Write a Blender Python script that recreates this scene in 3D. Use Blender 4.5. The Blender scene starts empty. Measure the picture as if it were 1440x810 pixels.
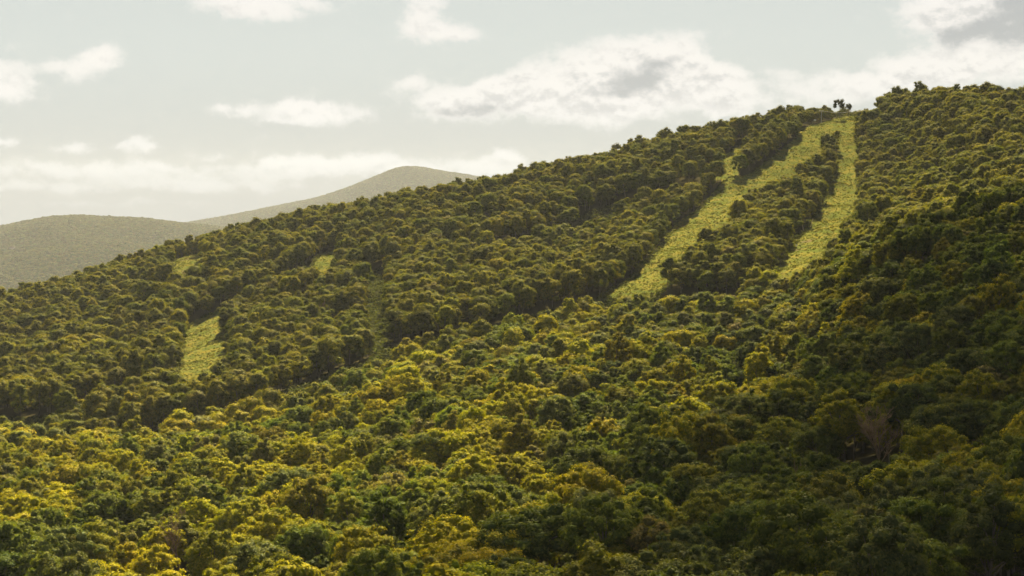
import bpy, bmesh, math, random
import numpy as np
from mathutils import Vector, Matrix

R = math.radians
random.seed(7)
RS = np.random.RandomState(11)
sc = bpy.context.scene
col = sc.collection

# ------------------------------------------------------------------ camera
F_PX = 2690.0            # focal length in pixels of the 1440 px wide photograph
HOR = 315.0              # its horizon row
CU = 720.0
cd = bpy.data.cameras.new('camera')
cd.sensor_width = 36.0
cd.lens = 36.0 * F_PX / 1440.0
cd.shift_y = -(405.0 - HOR) / 1440.0
cd.clip_start = 1.0
cd.clip_end = 60000.0
cam = bpy.data.objects.new('camera', cd)
cam.location = (0, 0, 0)
cam.rotation_euler = (R(90), 0, 0)
col.objects.link(cam)
sc.camera = cam

# ------------------------------------------------------------------ sun, sky, exposure
SUN_EL = R(38)
SUN_AZ = R(5)           # to the right of the viewing direction (+Y)
sv = Vector((math.sin(SUN_AZ) * math.cos(SUN_EL), math.cos(SUN_AZ) * math.cos(SUN_EL), math.sin(SUN_EL)))
sl = bpy.data.lights.new('sun', 'SUN')
sl.energy = 5.0
sl.angle = R(0.53)
sl.color = (1.0, 0.85, 0.56)
so = bpy.data.objects.new('sun', sl)
so.rotation_euler = (-sv).to_track_quat('-Z', 'Y').to_euler()
so.location = sv * 800
col.objects.link(so)

sc.view_settings.view_transform = 'Standard'
sc.view_settings.look = 'None'
sc.view_settings.gamma = 1.0
sc.view_settings.exposure = 2.55
sc.view_settings.use_curve_mapping = False
sc.cycles.max_bounces = 5
sc.cycles.diffuse_bounces = 2
sc.cycles.glossy_bounces = 1
sc.cycles.transmission_bounces = 3
sc.cycles.transparent_max_bounces = 8
sc.cycles.volume_bounces = 0
sc.cycles.caustics_reflective = False
sc.cycles.caustics_refractive = False
sc.cycles.use_denoising = True
sc.cycles.denoising_prefilter = 'ACCURATE'

SKY_STRENGTH = 0.08
WORLD_GAIN = 0.171
HAZE_DENSITY = 0.165e-4
HAZE_COLOR = (0.80, 0.85, 0.93, 1)


class NT:
    """small helper round a node tree"""
    def __init__(s, tree):
        s.t = tree

    def n(s, kind, **kw):
        x = s.t.nodes.new(kind)
        for k, v in kw.items():
            setattr(x, k, v)
        return x

    def put(s, sock, v):
        if isinstance(v, bpy.types.NodeSocket):
            s.t.links.new(v, sock)
        else:
            sock.default_value = v

    def math(s, op, a, b=None, c=None, clamp=False):
        x = s.n('ShaderNodeMath', operation=op, use_clamp=clamp)
        s.put(x.inputs[0], a)
        if b is not None:
            s.put(x.inputs[1], b)
        if c is not None:
            s.put(x.inputs[2], c)
        return x.outputs[0]

    def vmath(s, op, a, b=None, out=0):
        x = s.n('ShaderNodeVectorMath', operation=op)
        s.put(x.inputs[0], a)
        if b is not None:
            s.put(x.inputs[1], b)
        return x.outputs[out]

    def smooth(s, v, lo, hi, a=0.0, b=1.0):
        x = s.n('ShaderNodeMapRange', interpolation_type='SMOOTHSTEP')
        s.put(x.inputs['Value'], v)
        s.put(x.inputs['From Min'], lo)
        s.put(x.inputs['From Max'], hi)
        s.put(x.inputs['To Min'], a)
        s.put(x.inputs['To Max'], b)
        return x.outputs[0]

    def noise(s, vec, scale, detail=5, rough=0.55, dim='3D'):
        x = s.n('ShaderNodeTexNoise', noise_dimensions=dim)
        s.put(x.inputs['Vector'], vec)
        x.inputs['Scale'].default_value = scale
        x.inputs['Detail'].default_value = detail
        x.inputs['Roughness'].default_value = rough
        return x.outputs[0], x.outputs[1]

    def mix(s, f, a, b, mode='MIX'):
        x = s.n('ShaderNodeMix', data_type='RGBA', blend_type=mode)
        s.put(x.inputs[0], f)
        s.put(x.inputs[6], a)
        s.put(x.inputs[7], b)
        return x.outputs[2]

    def attr(s, name, kind='GEOMETRY'):
        return s.n('ShaderNodeAttribute', attribute_name=name, attribute_type=kind)


# (azimuth, elevation) of each cloud, written as photograph pixels from the horizon point; half-width, half-height, thickness
CLOUDS = [
    (640, 148, 52, 17, 1.5), (690, 138, 50, 22, 1.4), (735, 128, 45, 24, 1.2), (790, 118, 55, 34, 1.25), (850, 108, 58, 38, 1.35), (820, 148, 60, 20, 1.0),
    (905, 86, 50, 32, 1.4), (950, 84, 40, 28, 1.4), (945, 108, 55, 30, 1.2), (890, 140, 80, 24, 1.0), (1015, 108, 48, 16, .85), (980, 130, 70, 18, .7), (580, 116, 36, 16, .8),
    (603, 40, 42, 18, .95), (598, 12, 24, 20, 1.0), (640, 47, 30, 10, .8),
    (378, 8, 80, 15, 1.05), (340, 4, 40, 14, .9),
    (36, 134, 34, 16, 1.2), (10, 102, 40, 20, .75), (112, 99, 46, 15, .85), (152, 85, 26, 14, .95),
    (330, 153, 34, 10, .9), (470, 160, 66, 15, .9), (430, 153, 34, 14, 1.0), (395, 172, 30, 8, .7),
    (1325, 30, 58, 34, 1.5), (1395, 20, 70, 40, 1.6), (1475, 20, 80, 50, 1.7), (1310, 90, 70, 14, .75), (1180, 112, 90, 16, .5),
    (1240, 124, 110, 18, .62), (1400, 96, 90, 22, .8), (1100, 138, 90, 14, .5), (1015, 156, 34, 13, .85), (1290, 108, 60, 16, .8),
    (8, 203, 24, 6, .9), (112, 212, 28, 9, .75), (218, 213, 20, 9, .75), (184, 212, 20, 6, .6), (296, 220, 26, 6, .5),
    (712, 224, 26, 13, 1.3), (675, 240, 60, 12, .9), (395, 236, 46, 15, 1.0), (470, 229, 60, 14, 1.1), (560, 236, 60, 12, .9),
    (90, 243, 100, 10, .8), (250, 243, 90, 12, .85), (40, 264, 150, 8, .6), (300, 262, 140, 9, .7), (150, 285, 200, 6, .45),
]
# the thick grey undersides of the larger ones
CLOUD_CORES = [(640, 156, 46, 11, 1.2), (695, 160, 34, 9, 1.0), (925, 92, 30, 15, 1.0), (895, 108, 42, 15, 1.1), (865, 128, 44, 13, .9), (815, 163, 40, 8, .6), (905, 122, 30, 10, .6),
               (1318, 60, 60, 13, 1.3), (1385, 52, 60, 15, 1.2), (1425, 24, 42, 34, 1.3), (1480, 20, 60, 50, 1.3), (712, 233, 26, 6, .7),
               (400, 243, 60, 6, .8), (250, 250, 90, 6, .7), (60, 251, 60, 6, .7), (10, 148, 34, 6, .8), (130, 107, 40, 7, .4), (470, 172, 60, 6, .5)]


def build_world():
    w = bpy.data.worlds.new('World')
    sc.world = w
    w.use_nodes = True
    t = w.node_tree
    t.nodes.clear()
    N = NT(t)
    sky = N.n('ShaderNodeTexSky', sky_type='NISHITA', sun_disc=False)
    sky.sun_elevation = SUN_EL
    sky.sun_rotation = SUN_AZ
    sky.altitude = 500
    sky.air_density = 1.0
    sky.dust_density = 2.5
    sky.ozone_density = 1.2
    d = N.n('ShaderNodeTexCoord').outputs['Generated']
    sp = N.n('ShaderNodeSeparateXYZ')
    t.links.new(d, sp.inputs[0])
    x, y, z = sp.outputs
    h = N.math('SQRT', N.math('ADD', N.math('MULTIPLY', x, x), N.math('MULTIPLY', y, y)))
    az = N.math('ARCTAN2', x, y)
    el = N.math('DIVIDE', z, N.math('MAXIMUM', h, 0.02))
    cx = N.n('ShaderNodeCombineXYZ')
    t.links.new(N.math('MULTIPLY', az, 26.9), cx.inputs[0])       # in hundreds of photograph pixels
    t.links.new(N.math('MULTIPLY', el, 26.9), cx.inputs[1])
    p0 = cx.outputs[0]
    # warp, fine near the horizon
    _, wc = N.noise(p0, 1.3, 6, 0.6)
    w1 = N.vmath('MULTIPLY', N.vmath('SUBTRACT', wc, (.5, .5, .5)), (.85, .42, 0))
    _, wc2 = N.noise(p0, 6.0, 4, 0.6)
    w2 = N.vmath('MULTIPLY', N.vmath('SUBTRACT', wc2, (.5, .5, .5)), (.20, .12, 0))
    warp = N.vmath('ADD', w1, w2)

    def field(p, table=CLOUDS, scattered=True):
        q = N.vmath('ADD', p, warp)
        tot = 0.0
        for (u, v, ru, rv, a) in table:
            e = N.vmath('MULTIPLY', N.vmath('SUBTRACT', q, ((u - CU) / 100, (HOR - v) / 100, 0)), (100 / ru, 100 / rv, 0))
            r2 = N.vmath('DOT_PRODUCT', e, e, out=1)
            g = N.math('POWER', 0.42, r2)
            tot = N.math('MULTIPLY_ADD', g, a, tot)
        if scattered:          # thick clouds keep their inner billows
            tot = N.math('SUBTRACT', 1.25, N.math('MULTIPLY', N.math('POWER', 2.718, N.math('MULTIPLY', tot, -1.05)), 1.25))
        if not scattered:
            return tot
        # scattered clouds of the same kind everywhere else in the sky (thin inside the part described above)
        far = N.smooth(N.math('ABSOLUTE', N.math('SUBTRACT', az, 0.0)), 0.30, 0.42)
        up = N.smooth(el, 0.13, 0.2)
        oth = N.math('MAXIMUM', far, up)
        s3 = N.vmath('MULTIPLY', p, (.5, 1.0, 1))
        nz, _ = N.noise(s3, 0.55, 3, 0.5)
        gen = N.math('MULTIPLY', N.smooth(nz, 0.56, 0.78), oth)
        return N.math('ADD', tot, gen)

    def lumps(p):
        n1, _ = N.noise(N.vmath('MULTIPLY', p, (1, 1.5, 1)), 2.4, 10, 0.66)
        n2 = N.n('ShaderNodeTexNoise', noise_dimensions='2D', noise_type='RIDGED_MULTIFRACTAL')
        N.t.links.new(N.vmath('MULTIPLY', p, (1, 1.35, 1)), n2.inputs['Vector'])
        n2.inputs['Scale'].default_value = 3.1
        n2.inputs['Detail'].default_value = 6
        n2.inputs['Roughness'].default_value = 0.6
        bil = N.math('SUBTRACT', 0.45, n2.outputs[0], clamp=False)
        bil = N.math('MAXIMUM', N.math('MINIMUM', bil, .5), -.8)
        return N.math('ADD', N.math('MULTIPLY', N.math('SUBTRACT', n1, .5), 2.1), N.math('MULTIPLY', bil, .28))

    m0, m1 = lumps(p0), lumps(N.vmath('ADD', p0, (0.02, 0.09, 0)))
    f0, f1 = field(p0), field(N.vmath('ADD', p0, (0.03, 0.17, 0)))
    d0 = N.math('ADD', f0, m0)
    d1 = N.math('ADD', f1, N.math('MULTIPLY', m1, 1.1))
    cov = N.math('MULTIPLY', N.smooth(d0, 0.30, 0.86), N.smooth(f0, 0.05, .95, .3, 1.0))
    relief = N.math('MULTIPLY', N.math('SUBTRACT', m1, m0), 1.1)
    core = field(p0, CLOUD_CORES, False)
    sh1 = N.smooth(N.math('ADD', N.math('ADD', core, N.math('MULTIPLY', relief, .9)), N.math('MULTIPLY', m1, .45)), 0.1, 1.7)
    sh2 = N.smooth(N.math('ADD', d1, N.math('MULTIPLY', relief, 2.2)), 0.55, 2.0, 0, .55)
    shade = N.math('MULTIPLY', N.math('MAXIMUM', sh1, sh2), N.smooth(d0, 0.5, 1.1))
    # the low haze bank: everything pales and warms towards the horizon
    low = N.smooth(el, 0.0, 0.09)
    nish = N.mix(1.0, sky.outputs[0], (SKY_STRENGTH,) * 3 + (1,), 'MULTIPLY')
    air = N.mix(N.smooth(el, 0.12, 0.6, 0.95, 0.1), nish, N.mix(N.smooth(el, 0.0, .10), (0.40, 0.43, 0.45, 1), (0.60, 0.652, 0.635, 1)))
    grey = N.mix(low, (0.40, 0.43, 0.45, 1), (0.44, 0.46, 0.47, 1))
    white = N.mix(low, (0.74, 0.76, 0.78, 1), (0.885, 0.865, 0.825, 1))
    cc = N.mix(shade, white, grey)
    opac = N.math('MULTIPLY', cov, N.smooth(el, 0.0, 0.05, 0.35, .96))
    out = N.mix(opac, air, cc)
    # below the horizon: the dim green-brown of land
    out = N.mix(N.smooth(el, -0.03, 0.0), (0.10, 0.10, 0.06, 1), out)
    bg = N.n('ShaderNodeBackground')
    t.links.new(out, bg.inputs[0])
    bg.inputs[1].default_value = WORLD_GAIN
    o = N.n('ShaderNodeOutputWorld')
    t.links.new(bg.outputs[0], o.inputs[0])
    w.cycles.sampling_method = 'MANUAL'
    w.cycles.sample_map_resolution = 512


build_world()

# ------------------------------------------------------------------ terrain
# columns: photograph column -> (distance, canopy row) knots: foreground, ..., near edge, base of the far hill, mid, ridge
CANOPY = 13.0
COLS = {
    -300: [(450, 810), (600, 700), (780, 640), (880, 620), (950, 577), (1180, 540), (1600, 480)],
    0:    [(430, 810), (570, 700), (760, 628), (860, 608), (930, 553), (1180, 500), (1600, 407)],
    300:  [(400, 810), (520, 700), (650, 640), (780, 611), (850, 557), (1150, 450), (1600, 317)],
    600:  [(340, 810), (460, 700), (620, 600), (900, 497), (985, 443), (1250, 360), (1570, 256)],
    870:  [(295, 810), (405, 700), (550, 600), (960, 436), (1040, 378), (1300, 310), (1600, 202)],
    1080: [(262, 810), (365, 700), (495, 600), (950, 414), (1020, 356), (1350, 260), (1680, 158)],
    1200: [(240, 810), (340, 700), (430, 600), (820, 356), (960, 330), (1400, 240), (1720, 150)],
    1440: [(210, 810), (300, 700), (370, 600), (720, 268), (850, 275), (1150, 200), (1450, 120)],
    1750: [(190, 810), (270, 700), (330, 600), (640, 230), (780, 235), (1100, 150), (1400, 90)],
}
RIDGE = [(0, 411), (60, 390), (100, 379), (150, 364), (200, 347), (250, 331), (300, 320), (350, 306), (385, 298), (430, 289), (474, 280), (520, 270), (560, 263),
         (620, 255), (677, 244), (720, 237), (776, 225), (826, 213), (900, 195), (1000, 172), (1060, 160), (1100, 151), (1130, 146), (1160, 140), (1195, 136), (1215, 137),
         (1235, 132), (1250, 129), (1300, 123), (1340, 119), (1390, 122), (1440, 127)]
CU_K = np.array(sorted(COLS))
NS = 7
KD = np.array([[COLS[u][s][0] for s in range(NS)] for u in CU_K], float)
KZ = np.array([[COLS[u][s][0] * (HOR - COLS[u][s][1]) / F_PX - CANOPY for s in range(NS)] for u in CU_K], float)


def pchip(xk, yk, x):
    """monotone cubic through knots; xk (n,S) or (S,), yk alike, x (n,)"""
    x = np.asarray(x, float)
    if xk.ndim == 1:
        xk = np.broadcast_to(xk, (len(x), len(xk)))
        yk = np.broadcast_to(yk, xk.shape)
    h = np.diff(xk, axis=1)
    dl = np.diff(yk, axis=1) / h
    m = np.zeros_like(yk)
    a, b = dl[:, :-1], dl[:, 1:]
    with np.errstate(divide='ignore', invalid='ignore'):
        hm = np.where(a * b > 0, 2 * a * b / (a + b), 0)
    m[:, 1:-1] = hm
    m[:, 0] = dl[:, 0]
    m[:, -1] = dl[:, -1]
    xc = np.clip(x, xk[:, 0], xk[:, -1])
    i = np.clip((xc[:, None] >= xk).sum(1) - 1, 0, xk.shape[1] - 2)
    r = np.arange(len(x))
    hh = h[r, i]
    t = (xc - xk[r, i]) / hh
    return ((2 * t**3 - 3 * t**2 + 1) * yk[r, i] + (t**3 - 2 * t**2 + t) * hh * m[r, i]
            + (-2 * t**3 + 3 * t**2) * yk[r, i + 1] + (t**3 - t**2) * hh * m[r, i + 1])


_ang = RS.rand(40) * 6.283
_ph = RS.rand(40) * 6.283


def waves(x, y, lam, k0, n=7):
    s = 0
    for k in range(k0, k0 + n):
        f = 6.283 / (lam * (0.7 + 0.09 * (k - k0)))
        s = s + np.sin(f * (x * np.cos(_ang[k]) + y * np.sin(_ang[k])) + _ph[k])
    return s / n ** .5


def sstep(a, b, x):
    t = np.clip((x - a) / (b - a), 0, 1)
    return t * t * (3 - 2 * t)


HILL = [(-900, 345), (-300, 338), (-100, 326), (0, 318), (40, 310), (80, 304), (110, 303), (150, 305), (200, 307), (240, 312), (290, 317), (360, 326),
        (500, 345), (900, 360), (2400, 360)]
MOUNT = [(-900, 345), (150, 335), (230, 318), (280, 310), (320, 303), (360, 295), (400, 287), (440, 279), (470, 270), (500, 259), (530, 247), (552, 238),
         (572, 234), (592, 235), (620, 240), (660, 246), (700, 254), (760, 268), (900, 300), (1200, 335), (2400, 345)]
HILL_A, MOUNT_A, RIDGE_A = np.array(HILL, float), np.array(MOUNT, float), np.array(RIDGE, float)


VALLEY = -310.0


def height(x, y):
    x = np.atleast_1d(np.asarray(x, float))
    y = np.atleast_1d(np.asarray(y, float))
    r = np.hypot(x, y)
    az = np.arctan2(x, y)
    azc = np.clip(az, R(-20.8), R(20.9))
    u = CU + F_PX * np.tan(azc)
    D = np.maximum(r * np.cos(azc), 1.0)
    n = len(x)
    kd = np.stack([pchip(CU_K.astype(float), KD[:, s], u) for s in range(NS)], 1)
    kz = np.stack([pchip(CU_K.astype(float), KZ[:, s], u) for s in range(NS)], 1)
    # the ridge follows its own finer outline
    rv = np.interp(u, RIDGE_A[:, 0], RIDGE_A[:, 1])
    inside = (u > 0) & (u < 1440)
    zr = kd[:, 6] * (HOR - rv) / F_PX - CANOPY - 4.0 - 1.8 * (u < 720)
    kz[:, 6] = np.where(inside, zr, kz[:, 6])
    dd = kd[:, 6]
    K = np.concatenate([np.full((n, 1), 70.0), kd, (dd + 150)[:, None], (dd + 450)[:, None], np.full((n, 1), 4200.0)], 1)
    Z = np.concatenate([np.full((n, 1), -62.0), kz, (kz[:, 6] - 22)[:, None], (kz[:, 6] - 110)[:, None], np.full((n, 1), VALLEY)], 1)
    Z[:, -2] = np.minimum(Z[:, -2], kz[:, 6] * 0.3 - 100)
    z = pchip(K, Z, D)
    amp = sstep(250, 500, D) * (1 - sstep(1350, 1500, D) * 0.75)
    amp = amp * (1 - .6 * np.exp(-((D - kd[:, 3]) / 90.) ** 2))
    z = z + amp * (2.0 * waves(x, y, 150, 0) + 0.9 * waves(x, y, 60, 8))
    # far country
    vh = pchip(HILL_A[:, 0], HILL_A[:, 1], u)
    zh = 10000 * (HOR - vh) / F_PX - 10
    ph = np.where(D < 10000, sstep(5200, 10300, D) * 1.02, 1 - sstep(10000, 12500, D))
    hz = VALLEY + (zh - VALLEY) * np.clip(ph, 0, 1)
    vm = pchip(MOUNT_A[:, 0], MOUNT_A[:, 1], u)
    zm = 14500 * (HOR - vm) / F_PX - 10
    pm = np.where(D < 14500, sstep(9500, 14800, D) * 1.01, 1 - sstep(14500, 19000, D))
    mz = VALLEY + (zm - VALLEY) * np.clip(pm, 0, 1)
    far = np.maximum(hz, mz)
    rough = 16 * waves(x, y, 1500, 16) + 4 * waves(x, y, 600, 24)
    crest = np.clip(np.maximum(np.exp(-((D - 10000) / 700.) ** 2), np.exp(-((D - 14500) / 800.) ** 2)), 0, 1)
    far = far + rough * (1 - 0.97 * crest) * sstep(5200, 6200, D)
    z = np.where(D > 4200, np.maximum(z, far), z)
    back = sstep(R(30), R(80), np.abs(az))
    return z * (1 - back) + (-75 - 235 * sstep(300, 4200, r)) * back


def proj(x, y, z):
    return CU + F_PX * x / y, HOR - F_PX * z / y


_Dm = np.arange(200.0, 2300.0, 2.0)


def at(u, v):
    """the point of the ground seen at a photograph pixel"""
    x = (u - CU) / F_PX * _Dm
    z = height(x, _Dm)
    vv = HOR - F_PX * z / _Dm
    k = np.nonzero(vv <= v)[0]
    k = k[0] if len(k) else int(np.argmin(vv))
    return np.array([x[k], _Dm[k]])


# ------------------------------------------------------------------ clearings (ski runs and mown rides), as polygons on the ground
AREAS_PX = {
    'wide_run': [(1131, 181), (1156, 173), (1168, 169), (1188, 164), (1200, 163), (1199, 172), (1190, 190), (1172, 205), (1150, 230), (1124, 256), (1104, 268),
                 (1090, 278), (1076, 284), (1057, 290), (1044, 308), (1021, 330), (1008, 350), (985, 362), (974, 380), (950, 396), (930, 412), (900, 424), (872, 432), (850, 416),
                 (861, 408), (907, 370), (930, 347), (950, 315), (977, 300), (1000, 277), (1023, 250), (1053, 247), (1087, 222), (1118, 198)],
    'straight_run': [(1183, 166), (1202, 163), (1203, 198), (1207, 213), (1209, 245), (1212, 285), (1203, 325), (1192, 350), (1176, 372), (1146, 398), (1118, 412), (1084, 412),
                     (1096, 376), (1108, 358), (1118, 341), (1136, 316), (1152, 292), (1166, 262), (1174, 237), (1178, 210), (1180, 190)],
    'left_run': [(330, 425), (299, 441), (262, 458), (258, 470), (254, 500), (248, 530), (252, 562), (298, 562), (310, 530), (328, 505), (320, 480), (312, 455), (335, 436)],
    'bare_patch': [(275, 343), (258, 347), (247, 357), (243, 385), (240, 404), (262, 416), (280, 402), (290, 378), (281, 358)],
    'short_run': [(515, 384), (536, 378), (545, 400), (546, 498), (515, 500)],
    'corner_patch': [(446, 360), (476, 350), (476, 374), (468, 396), (448, 410), (438, 396), (440, 376)],
}
LINES_PX = [   # rides seen edge on, half width in metres
    ([(1120, 181), (1073, 193), (1045, 210), (1030, 222), (1024, 245)], 7),
    ([(1024, 250), (985, 243), (955, 246)], 7),
    ([(960, 266), (930, 272), (890, 287), (850, 297), (838, 318), (785, 332), (735, 345), (672, 346)], 14),
    ([(335, 430), (380, 408), (420, 388), (455, 370)], 12),
    ([(540, 446), (500, 452), (465, 458), (430, 462)], 11),
    ([(245, 535), (200, 548), (150, 566), (110, 580), (60, 592), (0, 592), (-80, 594)], 13),
    ([(870, 414), (780, 443), (700, 465), (640, 474), (600, 480), (560, 492), (520, 510), (470, 532), (400, 563), (330, 590), (270, 606), (225, 612)], 14),
    ([(875, 424), (930, 420), (1000, 432)], 12),
]
AREAS = {k: np.array([at(u, v) for u, v in P]) for k, P in AREAS_PX.items()}
LINES = []
for P, w_ in LINES_PX:
    q = np.array([at(u, v) for u, v in P])
    if w_ >= 11:
        q[:, 1] -= w_ * 0.9           # the wall of trees stands on the far side
    LINES.append((q, w_))


def in_poly(P, x, y):
    c = np.zeros(len(x), bool)
    j = len(P) - 1
    for i in range(len(P)):
        xi, yi = P[i]
        xj, yj = P[j]
        with np.errstate(divide='ignore', invalid='ignore'):
            k = ((yi > y) != (yj > y)) & (x < (xj - xi) * (y - yi) / (yj - yi + 1e-9) + xi)
        c ^= k
        j = i
    return c


def line_dist(P, x, y):
    d = np.full(len(x), 1e9)
    for a, b in zip(P[:-1], P[1:]):
        e = b - a
        t = np.clip(((x - a[0]) * e[0] + (y - a[1]) * e[1]) / (e @ e + 1e-9), 0, 1)
        d = np.minimum(d, np.hypot(x - a[0] - t * e[0], y - a[1] - t * e[1]))
    return d


def clearing(x, y, grow=0.0, grass_only=False):
    """True inside a clearing grown by `grow` metres"""
    c = np.zeros(len(x), bool)
    for k, P in AREAS.items():
        if grass_only and k == 'short_run':  # left out of the grass: dark litter colour stands for its shade
            continue
        lo, hi = P.min(0) - 10, P.max(0) + 10
        m = (x > lo[0]) & (x < hi[0]) & (y > lo[1]) & (y < hi[1])
        if m.any():
            mm = in_poly(P, x[m], y[m])
            if grow > 0:
                mm |= line_dist(np.vstack([P, P[:1]]), x[m], y[m]) < grow
            c[m] |= mm
    for li, (P, w_) in enumerate(LINES):
        if grass_only and li not in (0, 1):  # other rides keep the dark litter colour as painted shade
            continue
        lo, hi = P.min(0) - 40, P.max(0) + 40
        m = (x > lo[0]) & (x < hi[0]) & (y > lo[1]) & (y < hi[1])
        if m.any():
            c[m] |= line_dist(P, x[m], y[m]) < w_ + grow
    return c


# ------------------------------------------------------------------ materials
def new_mat(name):
    m = bpy.data.materials.new(name)
    m.use_nodes = True
    m.node_tree.nodes.clear()
    return m, NT(m.node_tree)


def out_surf(N, s):
    o = N.n('ShaderNodeOutputMaterial')
    N.t.links.new(s, o.inputs[0])


def foliage_material(name, trans=0.22):
    m, N = new_mat(name)
    tint = N.attr('tint', 'INSTANCER').outputs['Color']
    lv = N.attr('leaf_tone').outputs['Fac']
    # single leaf clumps differ in tone, some turn yellow
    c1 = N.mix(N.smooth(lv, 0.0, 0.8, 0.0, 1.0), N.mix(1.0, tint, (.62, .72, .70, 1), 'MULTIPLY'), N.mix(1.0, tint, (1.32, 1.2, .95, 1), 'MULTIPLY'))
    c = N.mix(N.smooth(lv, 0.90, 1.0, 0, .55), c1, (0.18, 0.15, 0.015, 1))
    d = N.n('ShaderNodeBsdfDiffuse')
    N.t.links.new(c, d.inputs[0])
    tr = N.n('ShaderNodeBsdfTranslucent')
    tc = N.mix(1.0, c, (1.5, 1.6, .5, 1), 'MULTIPLY')
    N.t.links.new(tc, tr.inputs[0])
    gl = N.n('ShaderNodeBsdfGlossy')
    gl.inputs['Roughness'].default_value = 0.55
    gl.inputs[0].default_value = (.8, .8, .8, 1)
    mx = N.n('ShaderNodeMixShader')
    mx.inputs[0].default_value = trans
    N.t.links.new(d.outputs[0], mx.inputs[1])
    N.t.links.new(tr.outputs[0], mx.inputs[2])
    m2 = N.n('ShaderNodeMixShader')
    m2.inputs[0].default_value = 0.004
    N.t.links.new(mx.outputs[0], m2.inputs[1])
    N.t.links.new(gl.outputs[0], m2.inputs[2])
    out_surf(N, m2.outputs[0])
    return m


def bark_material(name, a, b, sc_=1.2):
    m, N = new_mat(name)
    tc = N.n('ShaderNodeTexCoord').outputs['Object']
    f, _ = N.noise(N.vmath('MULTIPLY', tc, (3, 3, .6)), sc_, 5, .65)
    c = N.mix(N.smooth(f, .35, .65), a, b)
    d = N.n('ShaderNodeBsdfDiffuse')
    N.t.links.new(c, d.inputs[0])
    out_surf(N, d.outputs[0])
    return m


def ground_material():
    m, N = new_mat('hillside_ground')
    pos = N.n('ShaderNodeNewGeometry').outputs['Position']
    cl = N.attr('clear').outputs['Fac']
    dirt = N.attr('dirt').outputs['Fac']
    n1, _ = N.noise(pos, 0.09, 6, .6)
    n2, _ = N.noise(pos, 0.8, 4, .6)
    litter = N.mix(n2, (.025, .022, .010, 1), (.055, .048, .02, 1))
    n4, _ = N.noise(N.vmath('MULTIPLY', pos, (1, .45, 1)), 0.32, 4, .6)
    grass = N.mix(N.smooth(n1, .36, .62), (.092, .104, .018, 1), (.158, .134, .024, 1))
    grass = N.mix(N.smooth(n4, .42, .62, 0, .75), grass, (.066, .085, .020, 1))
    grass = N.mix(N.smooth(n2, .55, .7, 0, .7), grass, (.115, .088, .045, 1))
    soil = N.mix(n2, (.085, .060, .038, 1), (.14, .10, .062, 1))
    c = N.mix(N.smooth(cl, .2, .8), litter, grass)
    c = N.mix(N.smooth(N.math('ADD', dirt, N.math('MULTIPLY', N.math('SUBTRACT', n1, .5), .8)), .35, .65), c, soil)
    far = N.attr('far').outputs['Fac']
    n3, _ = N.noise(pos, 0.05, 5, .7)
    c = N.mix(far, c, N.mix(n3, (.03, .035, .015, 1), (.07, .07, .028, 1)))
    bp = N.n('ShaderNodeBump')
    bp.inputs['Strength'].default_value = .6
    bp.inputs['Distance'].default_value = .5
    N.t.links.new(n2, bp.inputs['Height'])
    d = N.n('ShaderNodeBsdfDiffuse')
    N.t.links.new(c, d.inputs[0])
    N.t.links.new(bp.outputs[0], d.inputs[1])
    out_surf(N, d.outputs[0])
    return m


def plain(name, c, rough=.7, metal=0.0, spec=.3):
    m, N = new_mat(name)
    b = N.n('ShaderNodeBsdfPrincipled')
    tc = N.n('ShaderNodeTexCoord').outputs['Object']
    f, _ = N.noise(tc, 1.7, 4, .6)
    k = N.mix(N.smooth(f, .3, .7), (c[0] * .82, c[1] * .82, c[2] * .8, 1), (c[0] * 1.1, c[1] * 1.1, c[2] * 1.1, 1))
    N.t.links.new(k, b.inputs['Base Color'])
    b.inputs['Roughness'].default_value = rough
    b.inputs['Metallic'].default_value = metal
    b.inputs['Specular IOR Level'].default_value = spec
    out_surf(N, b.outputs[0])
    return m


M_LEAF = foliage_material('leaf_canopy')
M_BARK = bark_material('grey_bark', (.07, .058, .045, 1), (.15, .13, .10, 1))
M_DEAD = bark_material('bare_branch_bark', (.11, .075, .045, 1), (.20, .145, .09, 1))
M_BIRCH = bark_material('pale_dead_bark', (.35, .26, .17, 1), (.55, .44, .32, 1))
M_GROUND = ground_material()


# ------------------------------------------------------------------ mesh builders
def mesh_np(name, V, Fc, mats=(), mat_idx=None, fattr=None, smooth=False):
    """V (n,3); Fc: list of arrays (m,k)"""
    me = bpy.data.meshes.new(name)
    V = np.asarray(V, np.float32)
    me.vertices.add(len(V))
    me.vertices.foreach_set('co', V.ravel())
    Fc = [np.asarray(f, np.int32) for f in Fc if len(f)]
    nl = sum(f.size for f in Fc)
    nf = sum(len(f) for f in Fc)
    me.loops.add(nl)
    me.loops.foreach_set('vertex_index', np.concatenate([f.ravel() for f in Fc]))
    me.polygons.add(nf)
    sizes = np.concatenate([np.full(len(f), f.shape[1], np.int32) for f in Fc])
    st = np.concatenate([[0], np.cumsum(sizes)[:-1]]).astype(np.int32)
    me.polygons.foreach_set('loop_start', st)
    for m in mats:
        me.materials.append(m)
    if mat_idx is not None:
        me.polygons.foreach_set('material_index', np.asarray(mat_idx, np.int32))
    if smooth:
        me.polygons.foreach_set('use_smooth', np.ones(nf, bool))
    me.update(calc_edges=True)
    if fattr:
        for k, v in fattr.items():
            a = me.attributes.new(k, 'FLOAT', 'FACE')
            a.data.foreach_set('value', np.asarray(v, np.float32))
    return me


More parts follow.
